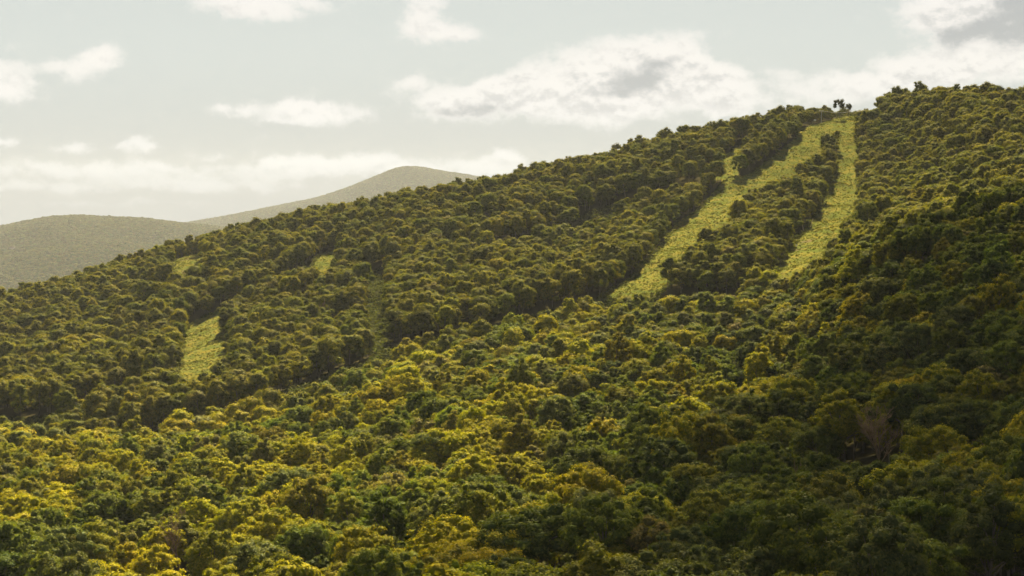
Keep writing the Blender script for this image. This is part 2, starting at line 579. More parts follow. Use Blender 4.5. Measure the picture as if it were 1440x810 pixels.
def tubes(paths, sides=5):
    """paths: list of (points (k,3), radii (k,)) -> V, F"""
    V, Fc, base = [], [], 0
    ang = np.arange(sides) * 2 * np.pi / sides
    for P, r in paths:
        P = np.asarray(P, float)
        k = len(P)
        T = np.gradient(P, axis=0)
        T /= np.linalg.norm(T, axis=1)[:, None] + 1e-9
        ref = np.where(np.abs(T[:, 2:3]) > .9, [[1., 0, 0]], [[0, 0, 1.]])
        A = np.cross(T, ref)
        A /= np.linalg.norm(A, axis=1)[:, None] + 1e-9
        for i in range(1, k):
            A[i] = A[i - 1] - T[i] * (A[i - 1] @ T[i])
            A[i] /= np.linalg.norm(A[i]) + 1e-9
        B = np.cross(T, A)
        ring = P[:, None, :] + np.asarray(r)[:, None, None] * (np.cos(ang)[None, :, None] * A[:, None, :] + np.sin(ang)[None, :, None] * B[:, None, :])
        V.append(ring.reshape(-1, 3))
        i, j = np.meshgrid(np.arange(k - 1), np.arange(sides), indexing='ij')
        j2 = (j + 1) % sides
        q = np.stack([i * sides + j, i * sides + j2, (i + 1) * sides + j2, (i + 1) * sides + j], -1).reshape(-1, 4)
        Fc.append(q + base)
        base += k * sides
    return np.concatenate(V), np.concatenate(Fc)


# crown shapes: height, radius, crown base, number of boughs, bough radius, sort
SHAPES = [
    dict(h=13.2, r=4.5, lo=5.0, lobes=30, lr=1.55),      # rounded
    dict(h=12.6, r=5.2, lo=5.2, lobes=36, lr=1.6),       # broad
    dict(h=14.6, r=3.8, lo=4.6, lobes=28, lr=1.4),       # tall oval
    dict(h=13.0, r=4.7, lo=5.6, lobes=24, lr=1.6),       # open, ragged
    dict(h=13.8, r=4.6, lo=4.6, lobes=36, lr=1.35),
    dict(h=11.6, r=4.1, lo=3.8, lobes=24, lr=1.5),
    dict(h=14.2, r=5.2, lo=5.4, lobes=40, lr=1.5),
    dict(h=12.6, r=3.8, lo=4.6, lobes=15, lr=1.3),       # thin, sparse
]


_t = (1 + 5 ** .5) / 2
ICO = np.array([(-1, _t, 0), (1, _t, 0), (-1, -_t, 0), (1, -_t, 0), (0, -1, _t), (0, 1, _t), (0, -1, -_t), (0, 1, -_t), (_t, 0, -1), (_t, 0, 1), (-_t, 0, -1), (-_t, 0, 1)])
ICO = ICO / np.linalg.norm(ICO[0])
ICOF = np.array([(0, 11, 5), (0, 5, 1), (0, 1, 7), (0, 7, 10), (0, 10, 11), (1, 5, 9), (5, 11, 4), (11, 10, 2), (10, 7, 6), (7, 1, 8), (3, 9, 4), (3, 4, 2),
                 (3, 2, 6), (3, 6, 8), (3, 8, 9), (4, 9, 5), (2, 4, 11), (6, 2, 10), (8, 6, 7), (9, 8, 1)])


def crown_geo(S, n, leaf, seed, dome=.3, jit=.36, core=.72):
    rs = np.random.RandomState(seed)
    L = S['lobes']
    cz = (S['h'] + S['lo']) / 2
    hz = (S['h'] - S['lo']) / 2
    # bough tips spread over a dome, a few inside
    i = np.arange(L) + .5
    ph = np.arccos(1 - 1.62 * i / L)
    th = np.pi * (1 + 5 ** .5) * i + rs.rand() * 6
    rad = rs.uniform(.74, .97, L)
    rad[rs.rand(L) < .15] *= .65
    rad *= 1 + .12 * np.sin(2 * th + seed) + .09 * np.sin(3 * th + 2 * seed) * np.sin(ph)
    c = np.stack([np.sin(ph) * np.cos(th) * rad * (S['r'] - S['lr'] * .6), np.sin(ph) * np.sin(th) * rad * (S['r'] - S['lr'] * .6),
                  cz + np.cos(ph) * rad * (hz - S['lr'] * .45)], 1)
    if 'skirt' in S:       # leafy almost to the ground, as at a wood edge
        low = c[:, 2] < cz
        c[low, 2] = cz - (cz - c[low, 2]) * (cz - S['skirt']) / (hz * .62)
    c += rs.normal(0, 1, c.shape) * np.array([.45, .45, .25])
    lr = S['lr'] * rs.uniform(.65, 1.4, L)
    w = lr ** 2
    k = rs.choice(L, n, p=w / w.sum())
    d = rs.normal(0, 1, (n, 3))
    d /= np.linalg.norm(d, axis=1)[:, None]
    out = c[k] - np.array([0, 0, cz - 1.0])
    out /= np.linalg.norm(out, axis=1)[:, None] + 1e-6
    d = d + out * .55 + np.array([0, 0, .35])
    d /= np.linalg.norm(d, axis=1)[:, None]
    rr = lr[k] * rs.uniform(.70, 1.08, n) * np.where(rs.rand(n) < .10, 1.25, 1)
    squash = np.array([1, 1, .8])
    P = c[k] + d * rr[:, None] * squash
    nm = d * .8 + out * dome + rs.normal(0, jit, (n, 3)) + np.array([0, 0, .25])
    nm /= np.linalg.norm(nm, axis=1)[:, None]
    t = np.cross(nm, rs.normal(0, 1, (n, 3)))
    t /= np.linalg.norm(t, axis=1)[:, None] + 1e-9
    b = np.cross(nm, t)
    s = leaf * rs.uniform(.6, 1.35, n)[:, None]
    a_ = rs.uniform(.4, .7, n)[:, None]
    V = np.stack([P + t * s, P + b * s * a_ + nm * s * .18, P - t * s * .9, P - b * s * a_ + nm * s * .18], 1).reshape(-1, 3)
    Fq = np.arange(4 * n).reshape(n, 4)
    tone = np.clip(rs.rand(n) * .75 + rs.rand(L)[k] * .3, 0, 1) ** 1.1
    # solid dark cores for the inner leaves, added to block light and deepen shade
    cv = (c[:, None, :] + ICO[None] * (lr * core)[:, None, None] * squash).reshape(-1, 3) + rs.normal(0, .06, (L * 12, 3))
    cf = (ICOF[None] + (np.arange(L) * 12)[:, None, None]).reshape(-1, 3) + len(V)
    return np.concatenate([V, cv]), Fq, np.r_[tone, np.full(len(cf), .05)], c, cf


def trunk_geo(S, c, seed, sides=6, limbs=9):
    rs = np.random.RandomState(seed + 99)
    bend = rs.normal(0, .35, 2)
    zs = np.linspace(-.6, S['h'] * .8, 7)
    P = np.stack([bend[0] * (zs / 8) ** 2 + rs.normal(0, .06, 7), bend[1] * (zs / 8) ** 2 + rs.normal(0, .06, 7), zs], 1)
    paths = [(P, np.array([.30, .23, .19, .16, .12, .08, .04]))]
    for j in rs.permutation(len(c))[:limbs]:
        z0 = rs.uniform(S['lo'] * .75, S['h'] * .6)
        z0 = min(z0, c[j, 2] - .6)
        base = np.array([np.interp(z0, zs, P[:, 0]), np.interp(z0, zs, P[:, 1]), z0])
        q = np.linspace(0, 1, 4)[:, None]
        mid = base + (c[j] - base) * q + np.array([0, 0, .5]) * np.sin(q * np.pi)
        paths.append((mid, np.array([.10, .075, .05, .025])))
    return tubes(paths, sides)


def crown_mesh(name, S, n, leaf, seed):
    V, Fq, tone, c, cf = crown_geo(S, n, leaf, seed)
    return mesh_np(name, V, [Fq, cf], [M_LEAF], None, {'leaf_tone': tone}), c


def whole_tree_mesh(name, S, n, leaf, seed, limbs=5, sides=4, dome=.3, jit=.3):
    V, Fq, tone, c, cf = crown_geo(S, n, leaf, seed, dome, jit)
    V2, F2 = trunk_geo(S, c, seed, sides, limbs)
    return mesh_np(name, np.concatenate([V, V2]), [Fq, cf, F2 + len(V)], [M_LEAF, M_BARK], np.r_[np.zeros(len(Fq) + len(cf)), np.ones(len(F2))],
                   {'leaf_tone': np.r_[tone, np.zeros(len(F2))]})


# ------------------------------------------------------------------ linking helpers
def tag(o, label=None, cat=None, group=None, kind=None):
    if label:
        o['label'] = label
    if cat:
        o['category'] = cat
    if group:
        o['group'] = group
    if kind:
        o['kind'] = kind
    return o


def link(name, me, parent=None, loc=(0, 0, 0)):
    o = bpy.data.objects.new(name, me)
    o.location = loc
    col.objects.link(o)
    if parent is not None:
        o.parent = parent
    return o


def empty(name, loc=(0, 0, 0), rz=0.0):
    o = bpy.data.objects.new(name, None)
    o.empty_display_size = .5
    o.location = loc
    o.rotation_euler = (0, 0, rz)
    col.objects.link(o)
    return o


# ------------------------------------------------------------------ ground: one sheet out to the horizon
def build_ground():
    az = np.concatenate([np.linspace(-180, -24, 40)[:-1], np.linspace(-24, 24, 481), np.linspace(24, 180, 40)[1:]])
    az = R(1) * az[:-1]
    rr = np.concatenate([np.geomspace(8, 200, 14)[:-1], np.linspace(200, 1900, 330)[:-1], np.geomspace(1900, 15600, 130)])
    A, Rr = np.meshgrid(az, rr, indexing='ij')
    x, y = (Rr * np.sin(A)).ravel(), (Rr * np.cos(A)).ravel()
    z = height(x, y)
    na, nr = len(az), len(rr)
    V = np.stack([x, y, z], 1)
    V = np.vstack([V, [0, 0, height(0, 8)[0]]])
    i, j = np.meshgrid(np.arange(na), np.arange(nr - 1), indexing='ij')
    i2 = (i + 1) % na
    q = np.stack([i * nr + j, i * nr + j + 1, i2 * nr + j + 1, i2 * nr + j], -1).reshape(-1, 4)
    c = na * nr
    ii = np.arange(na)
    tri = np.stack([ii * nr, ((ii + 1) % na) * nr, np.full(na, c)], 1)[:, [0, 2, 1]]
    me = mesh_np('hillside', V, [q, tri], [M_GROUND], smooth=True)
    clr = np.zeros(len(V))
    m = (y > 500) & (y < 2000) & (np.hypot(x, y) < 2200)
    m = np.r_[m, False]
    clr[m] = clearing(V[m, 0], V[m, 1], 1.0, True)
    dirt = np.zeros(len(V))
    for u, v, rad, s in DIRT:
        p = at(u, v)
        dirt = np.maximum(dirt, s * np.exp(-((V[:, 0] - p[0]) ** 2 + (V[:, 1] - p[1]) ** 2) / rad ** 2))
    far = sstep(2100, 2500, V[:, 1])
    for k, a in (('clear', clr), ('dirt', dirt), ('far', far)):
        at_ = me.attributes.new(k, 'FLOAT', 'POINT')
        at_.data.foreach_set('value', a.astype(np.float32))
    o = link('hillside', me)
    tag(o, 'sloping forest floor and grassed ski run ground reaching to the far hills', None, None, 'structure')


DIRT = [(272, 362, 11, 1.1), (276, 378, 13, 1.1), (264, 388, 8, 1.0), (1135, 340, 10, .6), (1120, 352, 8, .6), (530, 440, 12, .6), (460, 457, 10, .8),
        (1195, 205, 9, .4)]
build_ground()

# ------------------------------------------------------------------ trees: where they stand and how they are tinted
PAL = {
    'olive': (.121, .113, .012), 'green': (.074, .092, .012), 'yellow-green': (.198, .178, .007),
    'grey-green': (.085, .092, .032), 'brown': (.105, .088, .034), 'dark green': (.036, .050, .014), 'golden': (.175, .156, .010),
}
NAMES = list(PAL)
PALA = np.array([PAL[k] for k in NAMES])


def scatter(y0, y1, u0, u1, cell, seed):
    rs = np.random.RandomState(seed)
    xs = np.arange((u0 - CU) / F_PX * y1 - cell, (u1 - CU) / F_PX * y1 + cell, cell)
    ys = np.arange(y0, y1, cell * .866)
    X, Y = np.meshgrid(xs, ys)
    X = X + (np.arange(len(ys)) % 2)[:, None] * cell / 2
    X = (X + rs.uniform(-.42, .42, X.shape) * cell).ravel()
    Y = (Y + rs.uniform(-.42, .42, Y.shape) * cell).ravel()
    u = CU + F_PX * X / Y
    k = (u > u0) & (u < u1) & (Y > 30)
    return X[k], Y[k]


def tints(x, y, seed):
    rs = np.random.RandomState(seed)
    n = len(x)
    u = CU + F_PX * x / y
    z = height(x, y)
    v = HOR - F_PX * (z + 11) / y
    Wg = np.zeros((n, len(NAMES)))
    # far hill: even olive;   near slope: varied;   lower right: darker green, part of its shade put into the tint
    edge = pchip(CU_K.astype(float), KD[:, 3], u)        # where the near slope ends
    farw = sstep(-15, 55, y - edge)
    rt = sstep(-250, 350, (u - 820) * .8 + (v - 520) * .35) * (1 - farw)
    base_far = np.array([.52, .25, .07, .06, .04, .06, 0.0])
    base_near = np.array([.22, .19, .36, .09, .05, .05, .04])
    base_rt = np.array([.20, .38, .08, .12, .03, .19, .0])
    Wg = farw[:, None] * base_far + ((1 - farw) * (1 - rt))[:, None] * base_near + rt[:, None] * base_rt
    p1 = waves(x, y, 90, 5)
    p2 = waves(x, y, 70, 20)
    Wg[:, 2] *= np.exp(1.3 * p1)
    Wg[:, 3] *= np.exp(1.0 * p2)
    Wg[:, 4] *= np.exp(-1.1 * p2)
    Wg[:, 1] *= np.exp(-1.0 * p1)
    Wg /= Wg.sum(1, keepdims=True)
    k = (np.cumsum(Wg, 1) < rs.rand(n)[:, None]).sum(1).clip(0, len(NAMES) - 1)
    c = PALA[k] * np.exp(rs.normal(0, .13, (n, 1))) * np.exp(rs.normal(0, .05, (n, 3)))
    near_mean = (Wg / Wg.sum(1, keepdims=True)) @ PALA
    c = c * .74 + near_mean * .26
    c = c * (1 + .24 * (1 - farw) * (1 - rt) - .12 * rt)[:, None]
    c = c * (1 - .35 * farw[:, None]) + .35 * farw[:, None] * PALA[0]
    return k, c


# landmarks kept free of other crowns, filled in below (photograph pixel of the foot, radius)
BARE_TREES = [
    # foot pixel (u, v), distance, height, spread, seed, label
    (257, 868, 462, 19.0, 1.25, 3, 'tall leafless brown tree spreading its branches over the dark gap near the bottom left'),
    (1236, 668, 412, 18.5, 1.1, 5, 'leafless twin-stemmed reddish brown tree standing among dark green trees at lower right'),
    (452, 452, 1130, 15.0, .8, 8, 'thin bare grey tree at the wood edge below the short shaded ski run'),
    (1137, 644, 405, 13.0, .45, 12, 'slender bent bare trunk with few twigs, left of the reddish leafless tree'),
    (812, 590, 560, 12.0, .9, 15, 'small bare twiggy tree among yellow-green crowns in the middle of the near slope'),
    (585, 775, 400, 15.0, .9, 17, 'bare brown tree between bright yellow-green crowns at the bottom, left of centre'),
]
PROT_R = {0: 8.5, 1: 7.5, 2: 7.0, 3: 5.0, 4: 5.0, 5: 4.5}


def foot(u, Y):
    x = (u - CU) / F_PX * Y
    return x, Y, float(height(x, Y)[0])


bare_feet = [foot(b[0], b[2]) for b in BARE_TREES]

X0, Y0 = scatter(150, 480, -140, 1600, 9.6, 3)
X1, Y1 = scatter(480, 860, -140, 1600, 8.1, 5)
X2, Y2 = scatter(860, 2060, -120, 1580, 8.9, 4)
X, Y = np.r_[X0, X1, X2], np.r_[Y0, Y1, Y2]
keep = ~clearing(X, Y, 1.5)
for i, (bx, by, bz) in enumerate(bare_feet):
    keep &= np.hypot(X - bx, Y - by) > PROT_R[i]
    # the gap in front of the bare tree through which it is seen
    keep &= ~((np.abs(X - bx * Y / by) < PROT_R[i] * .8 + (3 if i < 2 else 1)) & (Y < by) & (Y > by - (42 if i < 2 else 16)))
# natural gaps
g = waves(X, Y, 45, 12)
keep &= ~((g > 2.0) & (RS.rand(len(X)) < .7))
# the saddle by the summit building is open
pb = at(1214, 156)
X, Y = X[keep], Y[keep]
Z = height(X, Y)
U, V_ = proj(X, Y, Z)
ridge_gap = (U > 1168) & (U < 1238) & (V_ < 170) & (Y > 1500)
sel = ~ridge_gap & ~((Y < 222) & (U > 1150) & (U < 1500)) & ~((Y < 252) & (U > 1340) & (U < 1520))
X, Y, Z, U, V_ = X[sel], Y[sel], Z[sel], U[sel], V_[sel]
n = len(X)
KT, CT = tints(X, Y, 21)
rs = np.random.RandomState(77)
ROT = rs.rand(n) * 6.283
SCL = rs.normal(1.0, .13, n).clip(.62, 1.26)
SCL *= np.where(Y < 480, 1.19, np.where(Y < 860, 1.03, 1.02)) * (1 + np.where(Y < 800, rs.normal(0, .09, n), 0))
SCL *= 1 + .10 * np.clip(waves(X, Y, 80, 30, 6), -1.5, 1.5)
SH = rs.choice(7, n, p=[.22, .16, .14, .13, .14, .09, .12])
SH[(KT == 4)] = 7

# the wood edges that stand over the hidden rides are tall
for P_l, w_l in LINES:
    if w_l >= 11:
        dl_ = line_dist(P_l + np.array([0, w_l]), X, Y)
        SCL = np.where((dl_ < 14) & (SCL < 1.15), SCL * .4 + .80, SCL)

summit = (U > 1095) & (U < 1238) & (Y > 1500) & (V_ < 176)
SCL = np.where(summit, SCL * .66, SCL)

topv = HOR - F_PX * (Z + 13 * SCL) / Y
in_view = (U > -12) & (U < 1452) & (topv < 806)
size_px = 9.0 * SCL * F_PX / Y
order = np.argsort(-np.where(in_view, size_px, 0))
N_IND = 292
ind = order[:N_IND]
is_ind = np.zeros(n, bool)
is_ind[ind] = True

# ---- the individual trees of the foreground
crown_protos, trunk_protos = [], []
for s_i, S in enumerate(SHAPES):
    S = dict(S, lobes=int(S['lobes'] * 2.5), lr=S['lr'] * .60)
    me, c = crown_mesh('broadleaf_crown', S, 6200 if s_i != 7 else 2400, .165, 100 + s_i)
    crown_protos.append(me)
    v2, f2 = trunk_geo(S, c, 100 + s_i, 6, 10)
    trunk_protos.append(mesh_np('trunk_and_limbs', v2, [f2], [M_BARK], smooth=True))

SHAPE_WORD = ['rounded', 'broad spreading', 'tall narrow', 'ragged', 'full', 'low bushy', 'large domed', 'thin']


def ordinal(k):
    w_ = ['first', 'second', 'third', 'fourth', 'fifth', 'sixth', 'seventh', 'eighth', 'ninth', 'tenth', 'eleventh', 'twelfth']
    return w_[k] if k < 12 else '%dth' % (k + 1)


def make_labels():
    """each tree is named by its look and by where the eye finds it"""
    cu = U[ind]
    cv = HOR - F_PX * (Z[ind] + 9.5 * SCL[ind]) / Y[ind]
    cells = {}
    for q in range(len(ind)):
        a = cu[q]
        if cv[q] > 740:
            row = 'at the bottom edge'
        elif cv[q] > 660:
            row = 'above the bottom edge'
        elif cv[q] > 580:
            row = 'on the lower slope'
        else:
            row = 'high on the near slope'
        part = next(w for lim, w in ((90, 'far left'), (300, 'left'), (600, 'left of centre'), (840, 'centre'), (1100, 'right of centre'),
                                     (1330, 'right'), (3000, 'far right')) if a < lim)
        key = (SHAPE_WORD[SH[ind[q]]], NAMES[KT[ind[q]]], row, part)
        cells.setdefault(key, []).append((a, q))
    lab = {}
    for (sw, cw, row, part), L in cells.items():
        L.sort()
        for k, (a, q) in enumerate(L):
            if len(L) == 1:
                s = '%s %s tree %s, %s' % (sw, cw, row, part)
            else:
                s = '%s %s tree %s, %s, %s from left' % (sw, cw, row, part, ordinal(k))
            lab[q] = s
    return lab


labels = make_labels()
for q, k in enumerate(ind):
    e = empty('broadleaf_tree', (float(X[k]), float(Y[k]), float(Z[k])), float(ROT[k]))
    e.rotation_euler = (float(rs.normal(0, .06)), float(rs.normal(0, .06)), float(ROT[k]))
    s = float(SCL[k])
    e.scale = (s * float(rs.uniform(.92, 1.1)), s * float(rs.uniform(.92, 1.1)), s * float(rs.uniform(.92, 1.08)))
    tag(e, labels[q], 'tree', 'broadleaf trees covering the near slope')
    tr = link('trunk', trunk_protos[SH[k]], e)
    cr = link('crown', crown_protos[SH[k]], e)
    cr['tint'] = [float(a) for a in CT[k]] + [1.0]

# ---- the rest of the forest: one object, instanced by geometry nodes
protos = []
for s_i, S in enumerate(SHAPES):
    S = dict(S, lobes=int(S['lobes'] * 2.0), lr=S['lr'] * .70)
    protos.append(whole_tree_mesh('mid_tree', S, 2600 if s_i != 7 else 1000, .28, 200 + s_i))        # 0..7
for s_i, S in enumerate(SHAPES):
    S = dict(S, skirt=2.0, lobes=int(S['lobes'] * .85), lr=S['lr'] * 1.08)
    protos.append(whole_tree_mesh('hill_tree', S, 1300 if s_i != 7 else 600, .40, 300 + s_i, 3, 3, .8, .15))   # 8..15
for s_i in range(4):
    S = dict(SHAPES[[0, 1, 2, 4][s_i]])
    S['lobes'] = 9
    S['lr'] *= 1.5
    protos.append(whole_tree_mesh('remote_tree', S, 60, 1.5, 400 + s_i, 0, 3))                       # 16..19


def scatter_object(name, P, rot, scl, idx, tint, protos, label):
    me = bpy.data.meshes.new(name)
    nn = len(P)
    me.vertices.add(nn)
    me.vertices.foreach_set('co', P.astype(np.float32).ravel())
    for k, typ, val, key in (('rot', 'FLOAT_VECTOR', np.stack([RS.normal(0, .07, nn), RS.normal(0, .07, nn), rot], 1), 'vector'), ('scl', 'FLOAT_VECTOR', scl, 'vector'),
                             ('idx', 'INT', idx, 'value'), ('tint', 'FLOAT_COLOR', np.c_[tint, np.ones(nn)], 'color')):
        a = me.attributes.new(k, typ, 'POINT')
        a.data.foreach_set(key, np.ascontiguousarray(val).astype(np.int32 if typ == 'INT' else np.float32).ravel())
    o = link(name, me)
    ng = bpy.data.node_groups.new(name + '_nodes', 'GeometryNodeTree')
    ng.interface.new_socket('Geometry', in_out='INPUT', socket_type='NodeSocketGeometry')
    ng.interface.new_socket('Geometry', in_out='OUTPUT', socket_type='NodeSocketGeometry')
    nd, lk = ng.nodes, ng.links
    gi, go = nd.new('NodeGroupInput'), nd.new('NodeGroupOutput')
    jn = nd.new('GeometryNodeJoinGeometry')
    for p in reversed(protos):           # join lists its inputs last link first
        po = bpy.data.objects.new(p.name + '_source', p)
        oi = nd.new('GeometryNodeObjectInfo')
        oi.inputs['Object'].default_value = po
        oi.inputs['As Instance'].default_value = False
        g2 = nd.new('GeometryNodeGeometryToInstance')
        lk.new(oi.outputs['Geometry'], g2.inputs[0])
        lk.new(g2.outputs[0], jn.inputs[0])
    ip = nd.new('GeometryNodeInstanceOnPoints')
    ip.inputs['Pick Instance'].default_value = True
    lk.new(gi.outputs[0], ip.inputs['Points'])
    lk.new(jn.outputs[0], ip.inputs['Instance'])
    for k, typ, sock in (('rot', 'FLOAT_VECTOR', 'Rotation'), ('scl', 'FLOAT_VECTOR', 'Scale'), ('idx', 'INT', 'Instance Index')):
        na = nd.new('GeometryNodeInputNamedAttribute')
        na.data_type = typ
        na.inputs['Name'].default_value = k
        s_out = [s for s in na.outputs if s.enabled and s.name == 'Attribute'][0]
        if sock == 'Rotation':
            er = nd.new('FunctionNodeEulerToRotation')
            lk.new(s_out, er.inputs[0])
            s_out = er.outputs[0]
        lk.new(s_out, ip.inputs[sock])
    lk.new(ip.outputs[0], go.inputs[0])
    md = o.modifiers.new('scatter', 'NODES')
    md.node_group = ng
    tag(o, label, None, None, 'stuff')
    return o


rest = ~is_ind
P = np.stack([X, Y, Z], 1)[rest]
sh = SH[rest]
idx = np.where(P[:, 1] < 760, sh, sh + 8)
sc3 = np.repeat(SCL[rest][:, None], 3, 1) * rs.uniform(.84, 1.16, (rest.sum(), 3))
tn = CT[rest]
rot = ROT[rest]
# woods on the far hill and the mountain
Xa, Ya = scatter(6600, 10250, -110, 520, 16.0, 8)
Xb, Yb = scatter(11500, 14750, 190, 780, 19.0, 9)
Xf, Yf = np.r_[Xa, Xb], np.r_[Ya, Yb]
Zf = height(Xf, Yf)
nf = len(Xf)
cf = np.array([.086, .086, .036]) * np.exp(rs.normal(0, .16, (nf, 1))) * np.exp(rs.normal(0, .08, (nf, 3)))
sf = (rs.normal(1.55, .28, (nf, 1)).clip(.8, 2.4)) * np.array([[1, 1, .62]])
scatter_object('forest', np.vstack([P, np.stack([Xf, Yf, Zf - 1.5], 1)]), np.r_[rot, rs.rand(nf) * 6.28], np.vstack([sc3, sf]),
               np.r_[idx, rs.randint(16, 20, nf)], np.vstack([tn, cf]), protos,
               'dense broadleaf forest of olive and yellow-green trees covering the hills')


# ------------------------------------------------------------------ low bushes and tall weeds on the ski runs and at the wood edges
def bush_mesh(seed, r, h, n_, leaf):
    r_ = np.random.RandomState(seed)
    d = r_.normal(0, 1, (n_, 3))
    d[:, 2] = np.abs(d[:, 2])
    d /= np.linalg.norm(d, axis=1)[:, None]
    lump = 1 + .25 * np.sin(d[:, 0] * 5 + seed) + .2 * np.sin(d[:, 1] * 6)
    Pp = d * np.array([r, r, h]) * (r_.uniform(.6, 1.05, n_) * lump)[:, None]
    nm = d + r_.normal(0, .5, (n_, 3))
    nm /= np.linalg.norm(nm, axis=1)[:, None]
    t = np.cross(nm, r_.normal(0, 1, (n_, 3)))
    t /= np.linalg.norm(t, axis=1)[:, None]
    b = np.cross(nm, t)
    s = leaf * r_.uniform(.6, 1.3, n_)[:, None]
    Vv = np.stack([Pp + t * s, Pp + b * s * .7, Pp - t * s, Pp - b * s * .7], 1).reshape(-1, 3)
    return mesh_np('bush', Vv, [np.arange(4 * n_).reshape(n_, 4)], [M_LEAF], None, {'leaf_tone': r_.rand(n_)})


bushes = [bush_mesh(1, 1.0, .75, 60, .30), bush_mesh(2, 1.3, .7, 70, .33), bush_mesh(3, .8, 1.1, 55, .28), bush_mesh(4, 1.1, 1.5, 90, .3)]
Xg, Yg = scatter(800, 1800, -60, 1300, 1.5, 31)
cg = clearing(Xg, Yg, 0.0, True)
cg &= (.5 * waves(Xg, Yg, 55, 9) + RS.normal(0, 1, len(Xg))) > 0
Xg, Yg = Xg[cg], Yg[cg]
Zg = height(Xg, Yg)
ng_ = len(Xg)
bt = np.array([(.092, .097, .018), (.078, .090, .019), (.116, .104, .017), (.094, .078, .024)])[RS.choice(4, ng_, p=[.4, .3, .22, .08])]
bt = bt * np.exp(RS.normal(0, .15, (ng_, 1)))
bs = RS.uniform(.25, .55, (ng_, 1)) * np.where(RS.rand(ng_, 1) < .06, 2.2, 1) * np.array([[1, 1, .8]])
# shrubs and saplings along the margins of the runs
Xm, Ym = scatter(800, 1800, -60, 1300, 2.4, 35)
dm_ = np.full(len(Xm), 99.0)
for P_a in AREAS.values():
    dm_ = np.minimum(dm_, line_dist(np.vstack([P_a, P_a[:1]]), Xm, Ym))
cm_ = (dm_ < 2.6) & (RS.rand(len(Xm)) < .45) & clearing(Xm, Ym, 2.0, True) & (Ym < 1500)
Xm, Ym = Xm[cm_], Ym[cm_]
nm_ = len(Xm)
Xg, Yg, Zg = np.r_[Xg, Xm], np.r_[Yg, Ym], np.r_[Zg, height(Xm, Ym)]
bt = np.vstack([bt, np.array([.080, .085, .018]) * np.exp(RS.normal(0, .3, (nm_, 1)))])
bs = np.vstack([bs, RS.uniform(.5, 1.7, (nm_, 1)) * np.array([[1, 1, 1.1]])])
ng_ += nm_
# brush added on the rides, tinted dark to stand for their shade
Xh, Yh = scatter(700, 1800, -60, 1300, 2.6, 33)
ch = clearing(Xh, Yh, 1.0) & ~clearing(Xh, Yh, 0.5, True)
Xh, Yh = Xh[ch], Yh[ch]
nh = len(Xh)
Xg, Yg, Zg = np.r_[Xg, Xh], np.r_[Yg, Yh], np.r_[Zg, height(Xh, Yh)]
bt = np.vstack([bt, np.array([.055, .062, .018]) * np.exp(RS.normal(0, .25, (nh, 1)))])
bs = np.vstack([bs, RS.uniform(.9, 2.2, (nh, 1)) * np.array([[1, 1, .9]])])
ng_ += nh
scatter_object('undergrowth', np.stack([Xg, Yg, Zg - .05], 1), RS.rand(ng_) * 6.28, np.repeat(bs[:, :1], 3, 1) * np.array([[1, 1, .8]]),
               RS.choice(4, ng_, p=[.35, .35, .22, .08]), bt, bushes, 'low bushes and tall weeds growing over the grassy ski runs')


# ------------------------------------------------------------------ bare trees
def bare_tree_geo(h, spread, seed, twin=False, levels=4):
    r_ = random.Random(seed)
    trunk, limbs, twigs = [], [], []

    def grow(p, d, length, rad, lvl, store):
        k = 5 if lvl < 2 else 4
        pts = [p.copy()]
        dd = d.copy()
        for i in range(k - 1):
            dd = (dd + Vector((r_.gauss(0, .13), r_.gauss(0, .13), .05 + r_.gauss(0, .08)))).normalized()
            pts.append(pts[-1] + dd * length / (k - 1))
        radii = [rad * (1 - .62 * i / (k - 1)) for i in range(k)]
        store.append((np.array([list(a) for a in pts]), np.array(radii)))
        if lvl >= levels:
            return
        nb = {0: 9, 1: 6, 2: 5, 3: 3}.get(lvl, 3)
        for j in range(nb):
            f = r_.uniform(.38 if lvl == 0 else .25, 1.0)
            i0 = min(int(f * (k - 1)), k - 2)
            q = pts[i0].lerp(pts[i0 + 1], f * (k - 1) - i0)
            a = r_.uniform(0, 6.283)
            sp = r_.uniform(.5, 1.05) * spread
            side = Vector((math.cos(a), math.sin(a), 0))
            nd_ = (dd * .9 + side * sp + Vector((0, 0, .25))).normalized()
            ln = length * r_.uniform(.42, .62) * (1.15 - .5 * f)
            grow(q, nd_, ln, max(rad * (1 - .62 * f) * .62, .045), lvl + 1, limbs if lvl == 0 else twigs)

    grow(Vector((0, 0, -.5)), Vector((0.05, 0, 1)), h * .8, .24, 0, trunk)
    if twin:
        grow(Vector((.6, .2, -.5)), Vector((.18, .05, 1)).normalized(), h * .75, .2, 0, trunk)
    return trunk, limbs, twigs


for i, (u, v, Yb_, hh, spd, sd, lab) in enumerate(BARE_TREES):
    x, y, z = bare_feet[i]
    e = empty('bare_tree', (x, y, z), random.random() * 6)
    tag(e, lab, 'bare tree', 'leafless trees in the wood')
    t_, l_, w_ = bare_tree_geo(hh, spd, sd, i == 1, 3)
    v_, f_ = tubes(t_, 7)
    link('trunk', mesh_np('bare_trunk', v_, [f_], [M_DEAD if i != 3 else M_BIRCH], smooth=True), e)
    for P_, r_ in l_:
        v_, f_ = tubes([(P_, r_)], 5)
        link('limb', mesh_np('bare_limb', v_, [f_], [M_DEAD], smooth=True), e)
    v_, f_ = tubes(w_, 3)
    o = link('twigs', mesh_np('bare_twigs', v_, [f_], [M_DEAD]), e)
    o['kind'] = 'stuff'

